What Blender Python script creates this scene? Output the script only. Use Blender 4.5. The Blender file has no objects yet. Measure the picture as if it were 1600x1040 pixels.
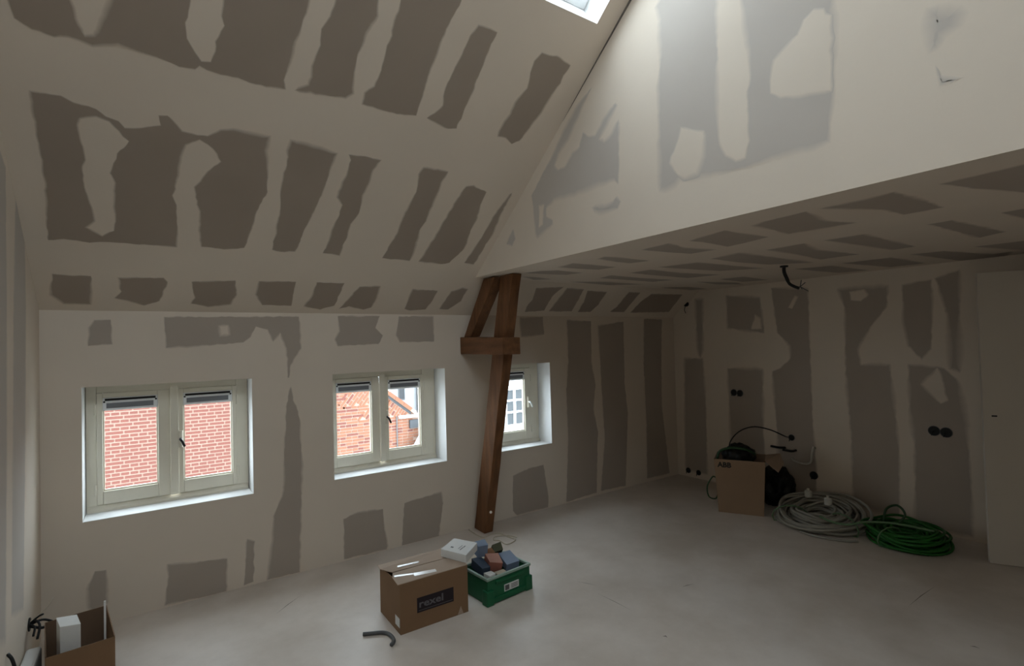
import bpy, bmesh, math, random
from mathutils import Vector, Matrix, noise
from mathutils.geometry import tessellate_polygon

S = bpy.context.scene
COL = S.collection
random.seed(7)

# ------------------------------------------------------------------ camera
F_PX, YAW, PITCH, ROLL = 809.46, math.radians(34.9766), math.radians(1.2627), math.radians(1.5209)
CAM = Vector((0.0, -4.113, 1.65))
cd = bpy.data.cameras.new('camera'); cam = bpy.data.objects.new('camera', cd); COL.objects.link(cam)
cd.sensor_fit = 'HORIZONTAL'; cd.sensor_width = 36.0; cd.lens = F_PX / 1600 * 36.0
cd.clip_start = 0.02; cd.clip_end = 200
fw = Vector((math.sin(YAW) * math.cos(PITCH), math.cos(YAW) * math.cos(PITCH), math.sin(PITCH)))
rt = Vector((math.cos(YAW), -math.sin(YAW), 0)); up = rt.cross(fw)
r2 = math.cos(ROLL) * rt - math.sin(ROLL) * up; u2 = math.sin(ROLL) * rt + math.cos(ROLL) * up
M4 = Matrix((r2, u2, -fw)).transposed().to_4x4(); M4.translation = CAM
cam.matrix_world = M4
S.camera = cam

# ------------------------------------------------------------------ sky, exposure
SKY = 9.0
w = bpy.data.worlds.new('overcast_sky'); S.world = w; w.use_nodes = True
bg = w.node_tree.nodes['Background']
bg.inputs[0].default_value = (0.81, 0.935, 1.065, 1); bg.inputs[1].default_value = SKY
S.view_settings.view_transform = 'Standard'; S.view_settings.look = 'None'
S.view_settings.gamma = 1.0; S.view_settings.use_curve_mapping = False
S.view_settings.exposure = 0.0

# ------------------------------------------------------------------ measures (metres)
XL, XP, XB = -0.536, 2.2506, 5.3216          # left wall, hanging wall, back wall
ZK, ZC = 1.928, 2.222                        # top of window wall, low ceiling
TAN = 0.7674; TH = math.atan(TAN); CT, ST = math.cos(TH), math.sin(TH)
YR = -3.55; ZR = ZK - TAN * YR               # ridge
YB = 2 * YR                                  # opposite eaves wall
YC = -(ZC - ZK) / TAN                        # where slope meets the low ceiling
WT = 0.30                                    # window wall thickness
ZS, ZT = 0.636, 1.456                        # window openings
WIN = [(-0.345, 0.596), (1.163, 2.14), (2.68, 3.336)]
PATCHES = {
 'slope': {
  'dark': [
   [(-0.434,1.793),(-0.424,1.729),(-0.375,1.703),(-0.309,1.693),(-0.267,1.712),(-0.233,1.704),(-0.186,1.694),(-0.099,1.727),(-0.039,1.715),(0.037,1.715),(0.122,1.696),(0.184,1.699),(0.201,1.716),(0.287,1.704),(0.360,1.706),(0.439,1.699),(0.576,1.707),(0.560,1.753),(0.568,1.822),(0.582,1.953),(0.601,2.064),(0.605,2.150),(0.622,2.392),(0.304,2.271),(0.276,2.037),(0.271,1.968),(0.284,1.931),(0.259,1.851),(0.260,1.807),(0.245,1.748),(0.207,1.743),(0.181,1.777),(0.147,1.830),(0.140,1.897),(0.155,1.996),(0.152,2.213),(-0.074,2.128),(-0.113,1.904),(-0.141,1.831),(-0.167,1.762),(-0.179,1.740),(-0.209,1.728),(-0.228,1.768),(-0.241,1.835),(-0.247,1.857),(-0.256,2.058),(-0.428,1.993)],
   [(0.714,2.188),(0.707,2.113),(0.682,2.046),(0.691,1.971),(0.677,1.887),(0.683,1.805),(0.678,1.759),(0.621,1.715),(0.739,1.727),(0.868,1.740),(0.894,1.777),(0.880,1.862),(0.877,1.981),(0.886,2.096),(0.920,2.184),(0.906,2.254),(0.939,2.486),(0.740,2.411)],
   [(1.008,2.289),(1.007,2.167),(1.011,2.120),(1.005,2.037),(1.011,1.936),(0.998,1.842),(0.959,1.795),(0.964,1.732),(1.049,1.724),(1.162,1.725),(1.274,1.742),(1.271,1.861),(1.262,1.973),(1.267,2.083),(1.265,2.185),(1.280,2.288),(1.296,2.363),(1.294,2.403),(1.264,2.414),(1.221,2.387),(1.178,2.407),(1.038,2.470)],
   [(1.435,2.307),(1.411,2.248),(1.406,2.143),(1.398,2.068),(1.389,1.971),(1.388,1.893),(1.413,1.840),(1.346,1.744),(1.426,1.722),(1.495,1.708),(1.546,1.725),(1.548,1.813),(1.550,1.937),(1.548,2.036),(1.546,2.149),(1.545,2.221),(1.551,2.310),(1.482,2.309)],
   [(1.867,2.295),(1.845,2.239),(1.865,2.147),(1.885,2.079),(1.850,1.977),(1.857,1.901),(1.839,1.843),(1.835,1.773),(1.843,1.738),(1.901,1.742),(1.966,1.714),(2.012,1.744),(2.035,1.869),(2.058,1.988),(2.069,2.088),(2.084,2.168),(2.078,2.217),(2.089,2.285),(1.972,2.304),(1.919,2.296)],
   [(-0.413,1.425),(-0.312,1.429),(-0.270,1.409),(-0.192,1.398),(-0.159,1.368),(-0.112,1.353),(-0.089,1.324),(-0.026,1.340),(0.051,1.376),(0.045,1.427),(0.081,1.436),(0.102,1.414),(0.143,1.363),(0.184,1.362),(0.254,1.360),(0.308,1.411),(0.365,1.424),(0.470,1.423),(0.532,1.423),(0.530,1.338),(0.549,1.238),(0.571,1.065),(0.539,0.965),(0.526,0.865),(0.495,0.616),(0.383,0.592),(0.263,0.600),(0.250,0.726),(0.240,0.869),(0.218,0.965),(0.212,1.034),(0.266,1.146),(0.321,1.223),(0.303,1.268),(0.257,1.315),(0.219,1.333),(0.186,1.314),(0.159,1.289),(0.139,1.212),(0.128,1.069),(0.110,0.959),(0.129,0.896),(0.136,0.710),(0.133,0.585),(-0.022,0.582),(-0.154,0.585),(-0.267,0.571),(-0.374,0.581),(-0.440,0.564),(-0.423,0.763),(-0.412,0.963),(-0.412,1.144),(-0.413,1.277)],
   [(0.645,1.425),(0.638,1.362),(0.644,1.322),(0.643,1.214),(0.639,1.123),(0.656,0.935),(0.659,0.782),(0.655,0.618),(0.733,0.609),(0.791,0.621),(0.804,0.663),(0.820,0.804),(0.849,0.966),(0.867,1.070),(0.881,1.192),(0.885,1.299),(0.893,1.398),(0.800,1.412),(0.730,1.420)],
   [(0.964,1.409),(0.984,1.374),(0.985,1.320),(0.978,1.235),(0.967,1.097),(1.010,1.044),(1.008,0.965),(0.991,0.855),(0.994,0.743),(0.976,0.624),(1.085,0.618),(1.098,0.756),(1.098,0.898),(1.130,1.011),(1.118,1.139),(1.130,1.264),(1.131,1.336),(1.158,1.411),(1.058,1.417)],
   [(1.440,1.414),(1.427,1.362),(1.453,1.225),(1.444,1.116),(1.434,1.004),(1.433,0.858),(1.409,0.703),(1.395,0.619),(1.612,0.614),(1.615,0.726),(1.587,0.909),(1.604,1.000),(1.597,1.086),(1.603,1.198),(1.600,1.330),(1.612,1.420)],
   [(1.785,1.334),(1.765,1.226),(1.749,1.081),(1.729,0.866),(1.690,0.615),(1.884,0.606),(1.944,0.626),(2.009,0.783),(2.000,0.869),(1.986,0.963),(1.985,1.087),(1.959,1.202),(1.958,1.316),(1.839,1.349)],
   [(2.160,1.342),(2.126,1.200),(2.117,1.045),(2.108,0.882),(2.097,0.780),(2.077,0.638),(2.167,0.625),(2.172,0.719),(2.177,0.823),(2.189,0.959),(2.169,1.116),(2.164,1.237)],
   [(-0.446,0.308),(-0.278,0.305),(-0.293,0.059),(-0.418,0.061),(-0.468,0.137)],
   [(-0.150,0.299),(0.072,0.315),(0.095,0.282),(0.056,0.102),(-0.028,0.062),(-0.172,0.122),(-0.139,0.182)],
   [(0.225,0.291),(0.470,0.320),(0.490,0.184),(0.460,0.085),(0.327,0.054),(0.226,0.083),(0.249,0.141)],
   [(0.613,0.324),(0.846,0.333),(0.855,0.084),(0.662,0.085),(0.608,0.190)],
   [(0.989,0.337),(1.184,0.343),(1.175,0.217),(1.163,0.094),(1.068,0.047),(0.946,0.080),(0.984,0.194)],
   [(1.308,0.309),(1.464,0.326),(1.470,0.195),(1.460,0.081),(1.403,0.056),(1.278,0.090),(1.210,0.058),(1.242,0.134)],
   [(1.743,0.306),(1.967,0.303),(1.962,0.176),(1.941,0.070),(1.801,0.050),(1.747,0.073)],
   [(2.094,0.302),(2.180,0.346),(2.235,0.334),(2.236,0.187),(2.155,0.075),(2.071,0.081),(2.081,0.181)],
   [(2.949,0.391),(3.254,0.427),(3.204,0.317),(3.206,0.225),(3.228,0.084),(3.004,0.059),(2.979,0.170),(2.996,0.235)],
   [(3.312,0.413),(3.533,0.407),(3.558,0.287),(3.594,0.082),(3.299,0.076),(3.303,0.200)],
   [(3.596,0.392),(3.868,0.388),(3.890,0.201),(3.860,0.078),(3.688,0.074),(3.664,0.223)],
   [(4.189,0.405),(4.361,0.404),(4.367,0.218),(4.372,0.089),(4.153,0.084),(4.196,0.180),(4.185,0.314)],
   [(4.558,0.393),(5.082,0.408),(5.099,0.299),(5.136,0.105),(4.484,0.080),(4.492,0.254)],
  ],
  'light': [
   [(-0.253,1.334),(-0.195,1.359),(-0.148,1.344),(-0.114,1.301),(-0.078,1.256),(-0.119,1.174),(-0.139,1.114),(-0.156,1.053),(-0.138,0.997),(-0.148,0.892),(-0.147,0.763),(-0.157,0.670),(-0.209,0.626),(-0.274,0.677),(-0.236,0.727),(-0.240,0.792),(-0.252,0.895),(-0.266,0.992),(-0.260,1.069),(-0.245,1.110),(-0.261,1.231),(-0.263,1.298)],
  ],
 },
 'knee': {
  'dark': [
   [(-0.279,1.869),(-0.200,1.873),(-0.195,1.720),(-0.311,1.711),(-0.304,1.821)],
   [(0.081,1.890),(0.922,1.902),(0.932,1.663),(0.890,1.601),(0.858,1.541),(0.847,1.446),(0.834,1.447),(0.841,1.589),(0.828,1.665),(0.790,1.784),(0.742,1.719),(0.704,1.804),(0.628,1.827),(0.590,1.754),(0.544,1.714),(0.385,1.703),(0.090,1.689)],
   [(0.855,1.374),(0.876,1.278),(0.914,1.145),(0.926,0.757),(0.895,0.001),(0.677,0.005),(0.715,0.270),(0.727,0.451),(0.799,0.627),(0.802,0.851),(0.820,1.164),(0.836,1.305)],
   [(0.083,0.271),(0.218,0.252),(0.421,0.221),(0.418,-0.010),(0.066,0.015),(0.071,0.117),(0.089,0.195)],
   [(-0.318,0.122),(-0.323,0.231),(-0.289,0.330),(-0.234,0.323),(-0.229,0.125),(-0.285,0.057)],
   [(0.550,0.327),(0.594,0.299),(0.586,0.022),(0.525,0.012),(0.539,0.160)],
   [(1.228,0.321),(1.344,0.352),(1.544,0.336),(1.552,0.174),(1.581,0.032),(1.570,0.004),(1.227,0.015)],
   [(1.734,0.346),(1.897,0.363),(2.074,0.374),(2.091,0.276),(2.046,0.014),(2.046,-0.014),(1.703,-0.002),(1.712,0.138)],
   [(1.213,1.907),(1.552,1.912),(1.517,1.815),(1.575,1.751),(1.536,1.684),(1.209,1.675),(1.190,1.726),(1.221,1.791)],
   [(1.719,1.911),(2.040,1.914),(2.040,1.695),(1.725,1.696),(1.692,1.750)],
   [(2.974,1.910),(3.262,1.919),(3.272,1.744),(2.991,1.722)],
   [(2.844,0.391),(3.033,0.428),(3.218,0.437),(3.271,0.102),(3.260,0.008),(2.881,0.011),(2.830,0.058)],
   [(3.585,1.888),(3.924,1.876),(3.915,1.439),(3.962,1.187),(3.923,0.934),(3.979,0.672),(3.933,0.031),(3.505,0.012),(3.556,0.656),(3.548,1.148),(3.587,1.453)],
   [(4.033,1.827),(4.433,1.878),(4.421,1.157),(4.458,0.812),(4.386,0.027),(4.001,0.039),(4.082,0.590),(4.053,1.272)],
   [(4.781,1.910),(5.105,1.904),(5.071,1.469),(5.052,0.860),(5.111,0.391),(5.153,0.038),(4.748,0.045),(4.769,0.713),(4.754,1.337)],
  ],
  'light': [
   [(0.398,1.828),(0.449,1.837),(0.457,1.774),(0.405,1.765)],
  ],
 },
 'back': {
  'dark': [
   [(-0.332,2.123),(-0.427,2.115),(-0.404,1.529),(-0.366,1.439),(-0.335,1.530)],
   [(-0.151,1.422),(-0.400,1.424),(-0.420,0.841),(-0.406,0.079),(-0.115,0.071),(-0.115,0.527)],
   [(-0.733,2.132),(-1.119,2.076),(-1.154,1.700),(-0.998,1.726),(-0.734,1.771)],
   [(-0.717,1.318),(-1.125,1.314),(-1.103,0.751),(-1.113,0.280),(-0.744,0.214),(-0.724,0.495)],
   [(-1.247,2.165),(-1.612,2.120),(-1.611,1.622),(-1.610,0.805),(-1.624,0.371),(-1.612,0.057),(-1.267,0.044),(-1.256,0.635),(-1.227,1.297),(-1.316,1.332),(-1.417,1.431),(-1.422,1.561),(-1.297,1.695)],
   [(-1.889,2.086),(-2.286,2.073),(-2.270,1.888),(-2.140,1.725),(-2.030,1.524),(-2.050,1.378),(-2.275,1.381),(-2.297,1.047),(-2.319,0.633),(-2.299,0.076),(-1.944,0.063),(-1.947,0.723),(-1.926,1.316),(-1.937,1.913)],
   [(-2.395,2.073),(-2.597,2.093),(-2.597,1.864),(-2.576,1.520),(-2.508,1.439),(-2.422,1.548),(-2.392,1.741)],
   [(-2.627,2.100),(-2.781,2.149),(-2.752,1.338),(-2.697,1.363),(-2.701,1.596),(-2.692,1.805)],
   [(-2.416,1.384),(-2.655,1.362),(-2.742,1.261),(-2.782,0.932),(-2.796,0.328),(-2.785,0.033),(-2.413,0.035),(-2.436,0.678),(-2.411,1.001)],
  ],
  'light': [
   [(-1.985,2.052),(-2.101,2.064),(-2.130,2.015),(-2.072,1.962),(-1.993,1.980)],
   [(-1.062,1.895),(-1.117,1.851),(-1.127,1.742),(-1.013,1.746)],
   [(-1.418,1.951),(-1.486,2.062),(-1.510,2.047),(-1.455,1.936)],
   [(-2.613,1.361),(-2.640,1.283),(-2.667,1.102),(-2.624,1.072),(-2.583,1.122),(-2.500,1.224)],
  ],
 },
 'part': {
  'dark': [
   [(-1.827,3.223),(-1.708,3.167),(-1.547,3.039),(-1.407,2.899),(-1.267,2.783),(-1.189,2.712),(-1.206,2.593),(-1.222,2.444),(-1.242,2.403),(-1.330,2.431),(-1.408,2.460),(-1.416,2.484),(-1.349,2.525),(-1.344,2.584),(-1.436,2.624),(-1.636,2.612),(-1.857,2.614),(-1.989,2.605),(-2.018,2.574),(-2.031,2.744),(-2.033,2.931),(-1.959,2.863),(-1.916,2.854),(-1.874,2.884),(-1.925,2.933),(-2.027,3.028),(-2.018,3.051),(-1.927,2.990),(-1.842,2.915),(-1.786,2.927),(-1.735,2.972),(-1.702,2.890),(-1.634,2.870),(-1.550,2.804),(-1.484,2.806),(-1.446,2.852),(-1.489,2.917),(-1.589,2.978),(-1.674,3.065),(-1.737,3.143)],
   [(-1.812,2.476),(-1.905,2.462),(-1.974,2.476),(-2.000,2.496),(-2.029,2.463),(-2.007,2.430),(-1.930,2.437),(-1.850,2.447)],
   [(-0.949,2.516),(-0.896,2.468),(-0.859,2.420),(-0.927,2.399),(-0.970,2.439)],
   [(-2.334,3.445),(-2.360,3.465),(-2.369,3.669),(-3.197,3.146),(-3.192,2.928),(-3.180,2.610),(-3.176,2.572),(-3.157,2.437),(-3.102,2.428),(-3.025,2.437),(-2.929,2.443),(-2.894,2.440),(-2.787,2.437),(-2.690,2.447),(-2.549,2.465),(-2.443,2.486),(-2.415,2.463),(-2.352,2.446),(-2.319,2.461),(-2.324,2.789),(-2.328,2.995),(-2.347,3.126),(-2.348,3.361)],
   [(-3.505,2.774),(-3.579,2.725),(-3.564,2.693),(-3.529,2.678),(-3.514,2.652),(-3.502,2.646)],
   [(-3.514,2.573),(-3.524,2.535),(-3.574,2.508),(-3.523,2.509)],
  ],
  'light': [
   [(-2.465,2.738),(-2.547,2.695),(-2.594,2.675),(-2.600,2.651),(-2.586,2.551),(-2.550,2.475),(-2.474,2.477),(-2.428,2.510),(-2.387,2.579),(-2.400,2.609),(-2.443,2.679)],
   [(-2.699,3.460),(-2.680,2.971),(-2.672,2.694),(-2.678,2.584),(-2.709,2.518),(-2.757,2.476),(-2.804,2.476),(-2.823,2.550),(-2.827,2.666),(-2.825,2.756),(-2.841,2.867),(-2.826,3.023),(-2.814,3.133),(-2.808,3.391)],
   [(-2.934,2.725),(-2.975,2.691),(-3.055,2.661),(-3.176,2.632),(-3.187,2.931),(-3.166,2.950),(-3.160,2.972),(-3.123,2.992),(-3.084,2.968),(-3.056,2.920),(-2.996,2.889),(-2.953,2.859),(-2.934,2.811)],
   [(-1.274,2.614),(-1.324,2.611),(-1.304,2.481),(-1.260,2.468)],
  ],
 },
 'ceil': {
  'dark': [
   [(2.473,-0.780),(2.525,-0.921),(2.630,-1.007),(2.904,-0.973),(2.868,-0.831),(2.666,-0.784)],
   [(2.603,-0.585),(2.742,-0.600),(2.932,-0.541),(2.825,-0.447)],
   [(2.533,-1.144),(2.497,-1.329),(2.648,-1.335),(2.933,-1.330),(2.906,-1.171),(2.669,-1.136)],
   [(2.528,-1.557),(2.511,-1.635),(2.612,-1.656),(2.931,-1.661),(2.892,-1.516),(2.758,-1.516)],
   [(2.536,-1.934),(2.517,-2.154),(2.733,-2.106),(2.966,-2.151),(2.956,-1.990),(2.773,-1.953)],
   [(2.563,-2.262),(2.496,-2.530),(2.599,-2.532),(2.886,-2.552),(2.933,-2.368),(2.947,-2.262),(2.678,-2.280)],
   [(3.294,-0.791),(3.263,-0.962),(3.649,-0.944),(4.078,-0.977),(4.010,-0.790),(3.521,-0.792)],
   [(3.297,-1.149),(3.310,-1.355),(3.706,-1.331),(4.173,-1.407),(4.089,-1.134),(3.645,-1.129)],
   [(3.257,-1.480),(3.345,-1.764),(3.521,-1.780),(4.136,-1.811),(3.938,-1.561),(3.572,-1.513)],
   [(3.283,-1.923),(3.241,-2.159),(3.667,-2.170),(4.215,-2.177),(3.970,-1.957),(3.597,-1.916)],
   [(2.522,-2.678),(2.489,-2.753),(2.464,-2.962),(2.758,-2.914),(2.944,-2.969),(2.905,-2.657)],
   [(3.305,-2.321),(3.297,-2.555),(3.614,-2.477),(4.113,-2.535),(4.098,-2.286),(3.679,-2.321)],
   [(2.469,-3.029),(2.482,-3.189),(2.461,-3.304),(2.778,-3.322),(2.966,-3.320),(2.965,-3.173),(2.754,-3.163)],
   [(2.492,-3.446),(2.486,-3.572),(2.472,-3.680),(2.475,-3.800),(3.192,-3.722),(2.962,-3.591),(2.700,-3.500)],
   [(3.309,-2.671),(3.333,-2.865),(4.125,-2.861),(4.127,-2.735)],
   [(3.354,-3.160),(3.351,-3.253),(4.036,-3.314),(4.126,-3.181)],
   [(4.459,-1.920),(4.566,-2.164),(5.215,-2.183),(5.137,-1.972)],
   [(4.494,-2.275),(4.525,-2.588),(5.180,-2.600),(5.169,-2.368)],
   [(4.499,-2.726),(4.553,-2.895),(5.107,-3.027),(5.089,-3.135),(5.433,-3.031),(5.292,-2.795)],
   [(4.536,-3.070),(4.560,-3.298),(5.046,-3.455),(5.104,-3.198)],
   [(3.369,-3.438),(3.365,-3.517),(4.073,-3.632),(3.804,-3.485)],
   [(3.238,-0.468),(3.581,-0.611),(4.094,-0.598),(3.782,-0.413)],
   [(4.529,-0.460),(4.781,-0.625),(5.190,-0.581),(5.128,-0.414)],
   [(4.457,-0.975),(4.910,-1.107),(5.156,-1.028),(4.872,-0.913)],
   [(4.486,-1.203),(4.526,-1.421),(5.024,-1.378),(4.922,-1.169)],
  ],
  'light': [
  ],
 },
 'left': {
  'dark': [
   [(-0.642,2.465),(-0.424,2.331),(-0.402,1.914),(-0.441,1.178),(-0.513,0.385),(-0.777,0.461),(-0.731,1.221),(-0.700,1.892)],
   [(-0.960,2.560),(-0.861,2.521),(-0.850,1.881),(-0.864,1.241),(-0.907,0.402),(-1.551,0.668),(-1.530,2.692)],
  ],
  'light': [
  ],
 },
}

# ------------------------------------------------------------------ helpers
def obj(name, me, m=None, parent=None):
    o = bpy.data.objects.new(name, me); COL.objects.link(o)
    if m is not None:
        ms = m if isinstance(m, (list, tuple)) else [m]
        if me is not None and len(me.materials) == 0:
            for k in ms: me.materials.append(k)
    if parent is not None: o.parent = parent
    return o
def tag(o, label=None, cat=None, group=None, kind=None):
    if label: o['label'] = label
    if cat: o['category'] = cat
    if group: o['group'] = group
    if kind: o['kind'] = kind
    return o
def thing(name, label, cat, loc=(0, 0, 0), rz=0, group=None):
    o = bpy.data.objects.new(name, None); COL.objects.link(o); o.empty_display_size = 0.05
    o.location = loc; o.rotation_euler = (0, 0, rz)
    return tag(o, label, cat, group)
def struct(name, label, loc=None):
    o = bpy.data.objects.new(name, None); COL.objects.link(o); o.empty_display_size = 0.05
    if loc: o.location = loc
    return tag(o, label, kind='structure')
class MB:
    """collects faces for one mesh"""
    def __init__(s): s.v = []; s.f = []; s.mi = []
    def add(s, vs, fs, mi=0):
        b = len(s.v); s.v += [tuple(v) for v in vs]
        for f in fs: s.f.append([b + i for i in f]); s.mi.append(mi)
        return s
    def quad(s, a, b, c, d, mi=0): return s.add([a, b, c, d], [(0, 1, 2, 3)], mi)
    def box(s, lo, hi, mi=0, M=None):
        x0, y0, z0 = lo; x1, y1, z1 = hi
        vs = [Vector(p) for p in ((x0,y0,z0),(x1,y0,z0),(x1,y1,z0),(x0,y1,z0),(x0,y0,z1),(x1,y0,z1),(x1,y1,z1),(x0,y1,z1))]
        if M is not None: vs = [M @ v for v in vs]
        return s.add(vs, [(0,3,2,1),(4,5,6,7),(0,1,5,4),(1,2,6,5),(2,3,7,6),(3,0,4,7)], mi)
    def prism(s, poly, axis, a, b, mi=0):
        """extrude a 2d polygon along an axis from a to b"""
        def P(p, t):
            return {'x': (t, p[0], p[1]), 'y': (p[0], t, p[1]), 'z': (p[0], p[1], t)}[axis]
        n = len(poly)
        vs = [P(p, a) for p in poly] + [P(p, b) for p in poly]
        fs = [tuple(range(n))[::-1], tuple(range(n, 2 * n))] + [(i, (i + 1) % n, n + (i + 1) % n, n + i) for i in range(n)]
        return s.add(vs, fs, mi)
    def tube(s, pts, r, seg=6, mi=0, closed=False, cap=True):
        pts = [Vector(p) for p in pts]; n = len(pts); b = len(s.v); prev = None
        for i, p in enumerate(pts):
            if closed: t = pts[(i + 1) % n] - pts[i - 1]
            else: t = pts[min(i + 1, n - 1)] - pts[max(i - 1, 0)]
            t = t.normalized() if t.length > 1e-9 else Vector((0, 0, 1))
            if prev is None:
                a = Vector((0, 0, 1)) if abs(t.z) < .9 else Vector((1, 0, 0)); nrm = t.cross(a).normalized()
            else:
                nrm = prev - t * prev.dot(t)
                nrm = nrm.normalized() if nrm.length > 1e-6 else t.orthogonal().normalized()
            prev = nrm; bn = t.cross(nrm); rr = r[i] if isinstance(r, (list, tuple)) else r
            for k in range(seg):
                a = 2 * math.pi * k / seg
                s.v.append(tuple(p + (nrm * math.cos(a) + bn * math.sin(a)) * rr))
        for i in range(n if closed else n - 1):
            j = (i + 1) % n
            for k in range(seg):
                l = (k + 1) % seg
                s.f.append([b + i * seg + k, b + i * seg + l, b + j * seg + l, b + j * seg + k]); s.mi.append(mi)
        if cap and not closed:
            s.f.append([b + k for k in range(seg)][::-1]); s.mi.append(mi)
            s.f.append([b + (n - 1) * seg + k for k in range(seg)]); s.mi.append(mi)
        return s
    def mesh(s, name, smooth=False):
        me = bpy.data.meshes.new(name); me.from_pydata(s.v, [], s.f)
        me.polygons.foreach_set('material_index', s.mi)
        if smooth: me.polygons.foreach_set('use_smooth', [True] * len(s.f))
        me.update(); return me
    def build(s, name, m, parent=None, smooth=False, bevel=0, fix=True):
        me = s.mesh(name, smooth)
        if fix:
            bm = bmesh.new(); bm.from_mesh(me); bmesh.ops.recalc_face_normals(bm, faces=bm.faces); bm.to_mesh(me); bm.free()
        o = obj(name, me, m, parent)
        if bevel:
            md = o.modifiers.new('bevel', 'BEVEL'); md.width = bevel; md.segments = 2; md.limit_method = 'ANGLE'
        return o
def curve_pts(ctrl, n=8):
    """Catmull-Rom through control points"""
    c = [Vector(p) for p in ctrl]; c = [c[0] * 2 - c[1]] + c + [c[-1] * 2 - c[-2]]; out = []
    for i in range(1, len(c) - 2):
        for k in range(n):
            t = k / n; p0, p1, p2, p3 = c[i-1], c[i], c[i+1], c[i+2]
            out.append(0.5 * ((2*p1) + (p2-p0)*t + (2*p0-5*p1+4*p2-p3)*t*t + (3*p1-p0-3*p2+p3)*t*t*t))
    out.append(c[-2]); return out

# ------------------------------------------------------------------ materials
def lin(c): return tuple(((x/255+.055)/1.055)**2.4 if x > 10 else x/255/12.92 for x in c)
def mat(name, col, rough=0.8, amt=0.10, scale=6.0, bump=0.0, bscale=60.0, metal=0.0, spec=0.3, stretch=None):
    m = bpy.data.materials.new(name); m.use_nodes = True; nt = m.node_tree; N = nt.nodes; L = nt.links
    p = N['Principled BSDF']; p.inputs['Roughness'].default_value = rough; p.inputs['Metallic'].default_value = metal
    p.inputs['Specular IOR Level'].default_value = spec
    tc = N.new('ShaderNodeTexCoord'); src = tc.outputs['Object']
    if stretch:
        mp = N.new('ShaderNodeMapping'); mp.inputs['Scale'].default_value = stretch; L.new(src, mp.inputs[0]); src = mp.outputs[0]
    nz = N.new('ShaderNodeTexNoise'); nz.inputs['Scale'].default_value = scale; nz.inputs['Detail'].default_value = 5
    L.new(src, nz.inputs['Vector'])
    rp = N.new('ShaderNodeMix'); rp.data_type = 'RGBA'
    rp.inputs[6].default_value = tuple(min(1, c * (1 - amt)) for c in col) + (1,)
    rp.inputs[7].default_value = tuple(min(1, c * (1 + amt)) for c in col) + (1,)
    L.new(nz.outputs['Fac'], rp.inputs[0]); L.new(rp.outputs[2], p.inputs['Base Color'])
    if bump:
        n2 = N.new('ShaderNodeTexNoise'); n2.inputs['Scale'].default_value = bscale; n2.inputs['Detail'].default_value = 3
        L.new(src, n2.inputs['Vector'])
        bp = N.new('ShaderNodeBump'); bp.inputs['Strength'].default_value = bump; bp.inputs['Distance'].default_value = 0.01
        L.new(n2.outputs['Fac'], bp.inputs['Height']); L.new(bp.outputs[0], p.inputs['Normal'])
    m['mixnode'] = rp.name
    return m
COMP = (0.72, 0.625, 0.52)                                     # joint compound
def patch_mat(name, col, outer=COMP):
    """bare plasterboard face feathering into joint compound where the trowel edge thins out"""
    m = mat(name, col, 0.9, 0.06, 3.0)
    N = m.node_tree.nodes; L = m.node_tree.links
    at = N.new('ShaderNodeAttribute'); at.attribute_name = 'cover'
    mx = N.new('ShaderNodeMix'); mx.data_type = 'RGBA'; mx.inputs[6].default_value = outer + (1,)
    L.new(at.outputs['Fac'], mx.inputs[0]); L.new(N[m['mixnode']].outputs[2], mx.inputs[7])
    L.new(mx.outputs[2], N['Principled BSDF'].inputs['Base Color'])
    return m
M = {}
M['plaster'] = mat('plaster', COMP, 0.9, 0.045, 2.2, 0.04, 40)
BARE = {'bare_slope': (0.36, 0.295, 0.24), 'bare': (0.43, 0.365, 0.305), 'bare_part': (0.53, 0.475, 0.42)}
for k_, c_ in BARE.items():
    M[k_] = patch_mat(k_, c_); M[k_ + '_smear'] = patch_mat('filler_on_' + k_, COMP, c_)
M['gap'] = mat('open_joint', (0.16, 0.14, 0.12), 0.9, 0.2, 20)
M['smear'] = mat('filler_smear', COMP, 0.9, 0.05, 5.0)
M['white'] = mat('white_paint', (0.86, 0.86, 0.85), 0.55, 0.03, 4)
M['frame'] = mat('window_paint', (0.76, 0.70, 0.575), 0.45, 0.05, 9)
M['door'] = mat('door_primer', (0.60, 0.545, 0.47), 0.6, 0.03, 3)
M['alu'] = mat('grey_mesh', (0.19, 0.19, 0.20), 0.5, 0.1, 200)
M['black'] = mat('black_plastic', (0.012, 0.012, 0.012), 0.5, 0.2, 20)
M['blackbag'] = mat('black_foil', (0.010, 0.010, 0.009), 0.45, 0.3, 12, 0.5, 25)
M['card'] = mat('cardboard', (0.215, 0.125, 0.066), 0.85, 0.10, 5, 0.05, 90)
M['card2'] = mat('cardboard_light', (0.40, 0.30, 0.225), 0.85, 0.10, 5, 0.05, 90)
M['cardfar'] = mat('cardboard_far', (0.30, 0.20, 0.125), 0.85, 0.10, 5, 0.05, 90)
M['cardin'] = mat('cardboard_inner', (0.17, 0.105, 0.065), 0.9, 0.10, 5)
M['cardwhite'] = mat('white_carton', (0.70, 0.69, 0.66), 0.7, 0.06, 14)
M['tape'] = mat('clear_tape', (0.72, 0.68, 0.64), 0.22, 0.05, 20, spec=0.6)
M['print'] = mat('dark_print', (0.020, 0.013, 0.016), 0.6, 0.15, 12)
M['letter'] = mat('grey_lettering', (0.13, 0.12, 0.13), 0.6, 0.3, 120)
M['ink'] = mat('ink', (0.03, 0.028, 0.026), 0.7, 0.2, 30)
M['crate'] = mat('green_plastic', (0.012, 0.115, 0.045), 0.45, 0.12, 8)
M['rim'] = mat('worn_green_rim', (0.30, 0.40, 0.33), 0.5, 0.2, 25)
M['navy'] = mat('navy_card', (0.035, 0.05, 0.075), 0.6, 0.15, 10)
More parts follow.
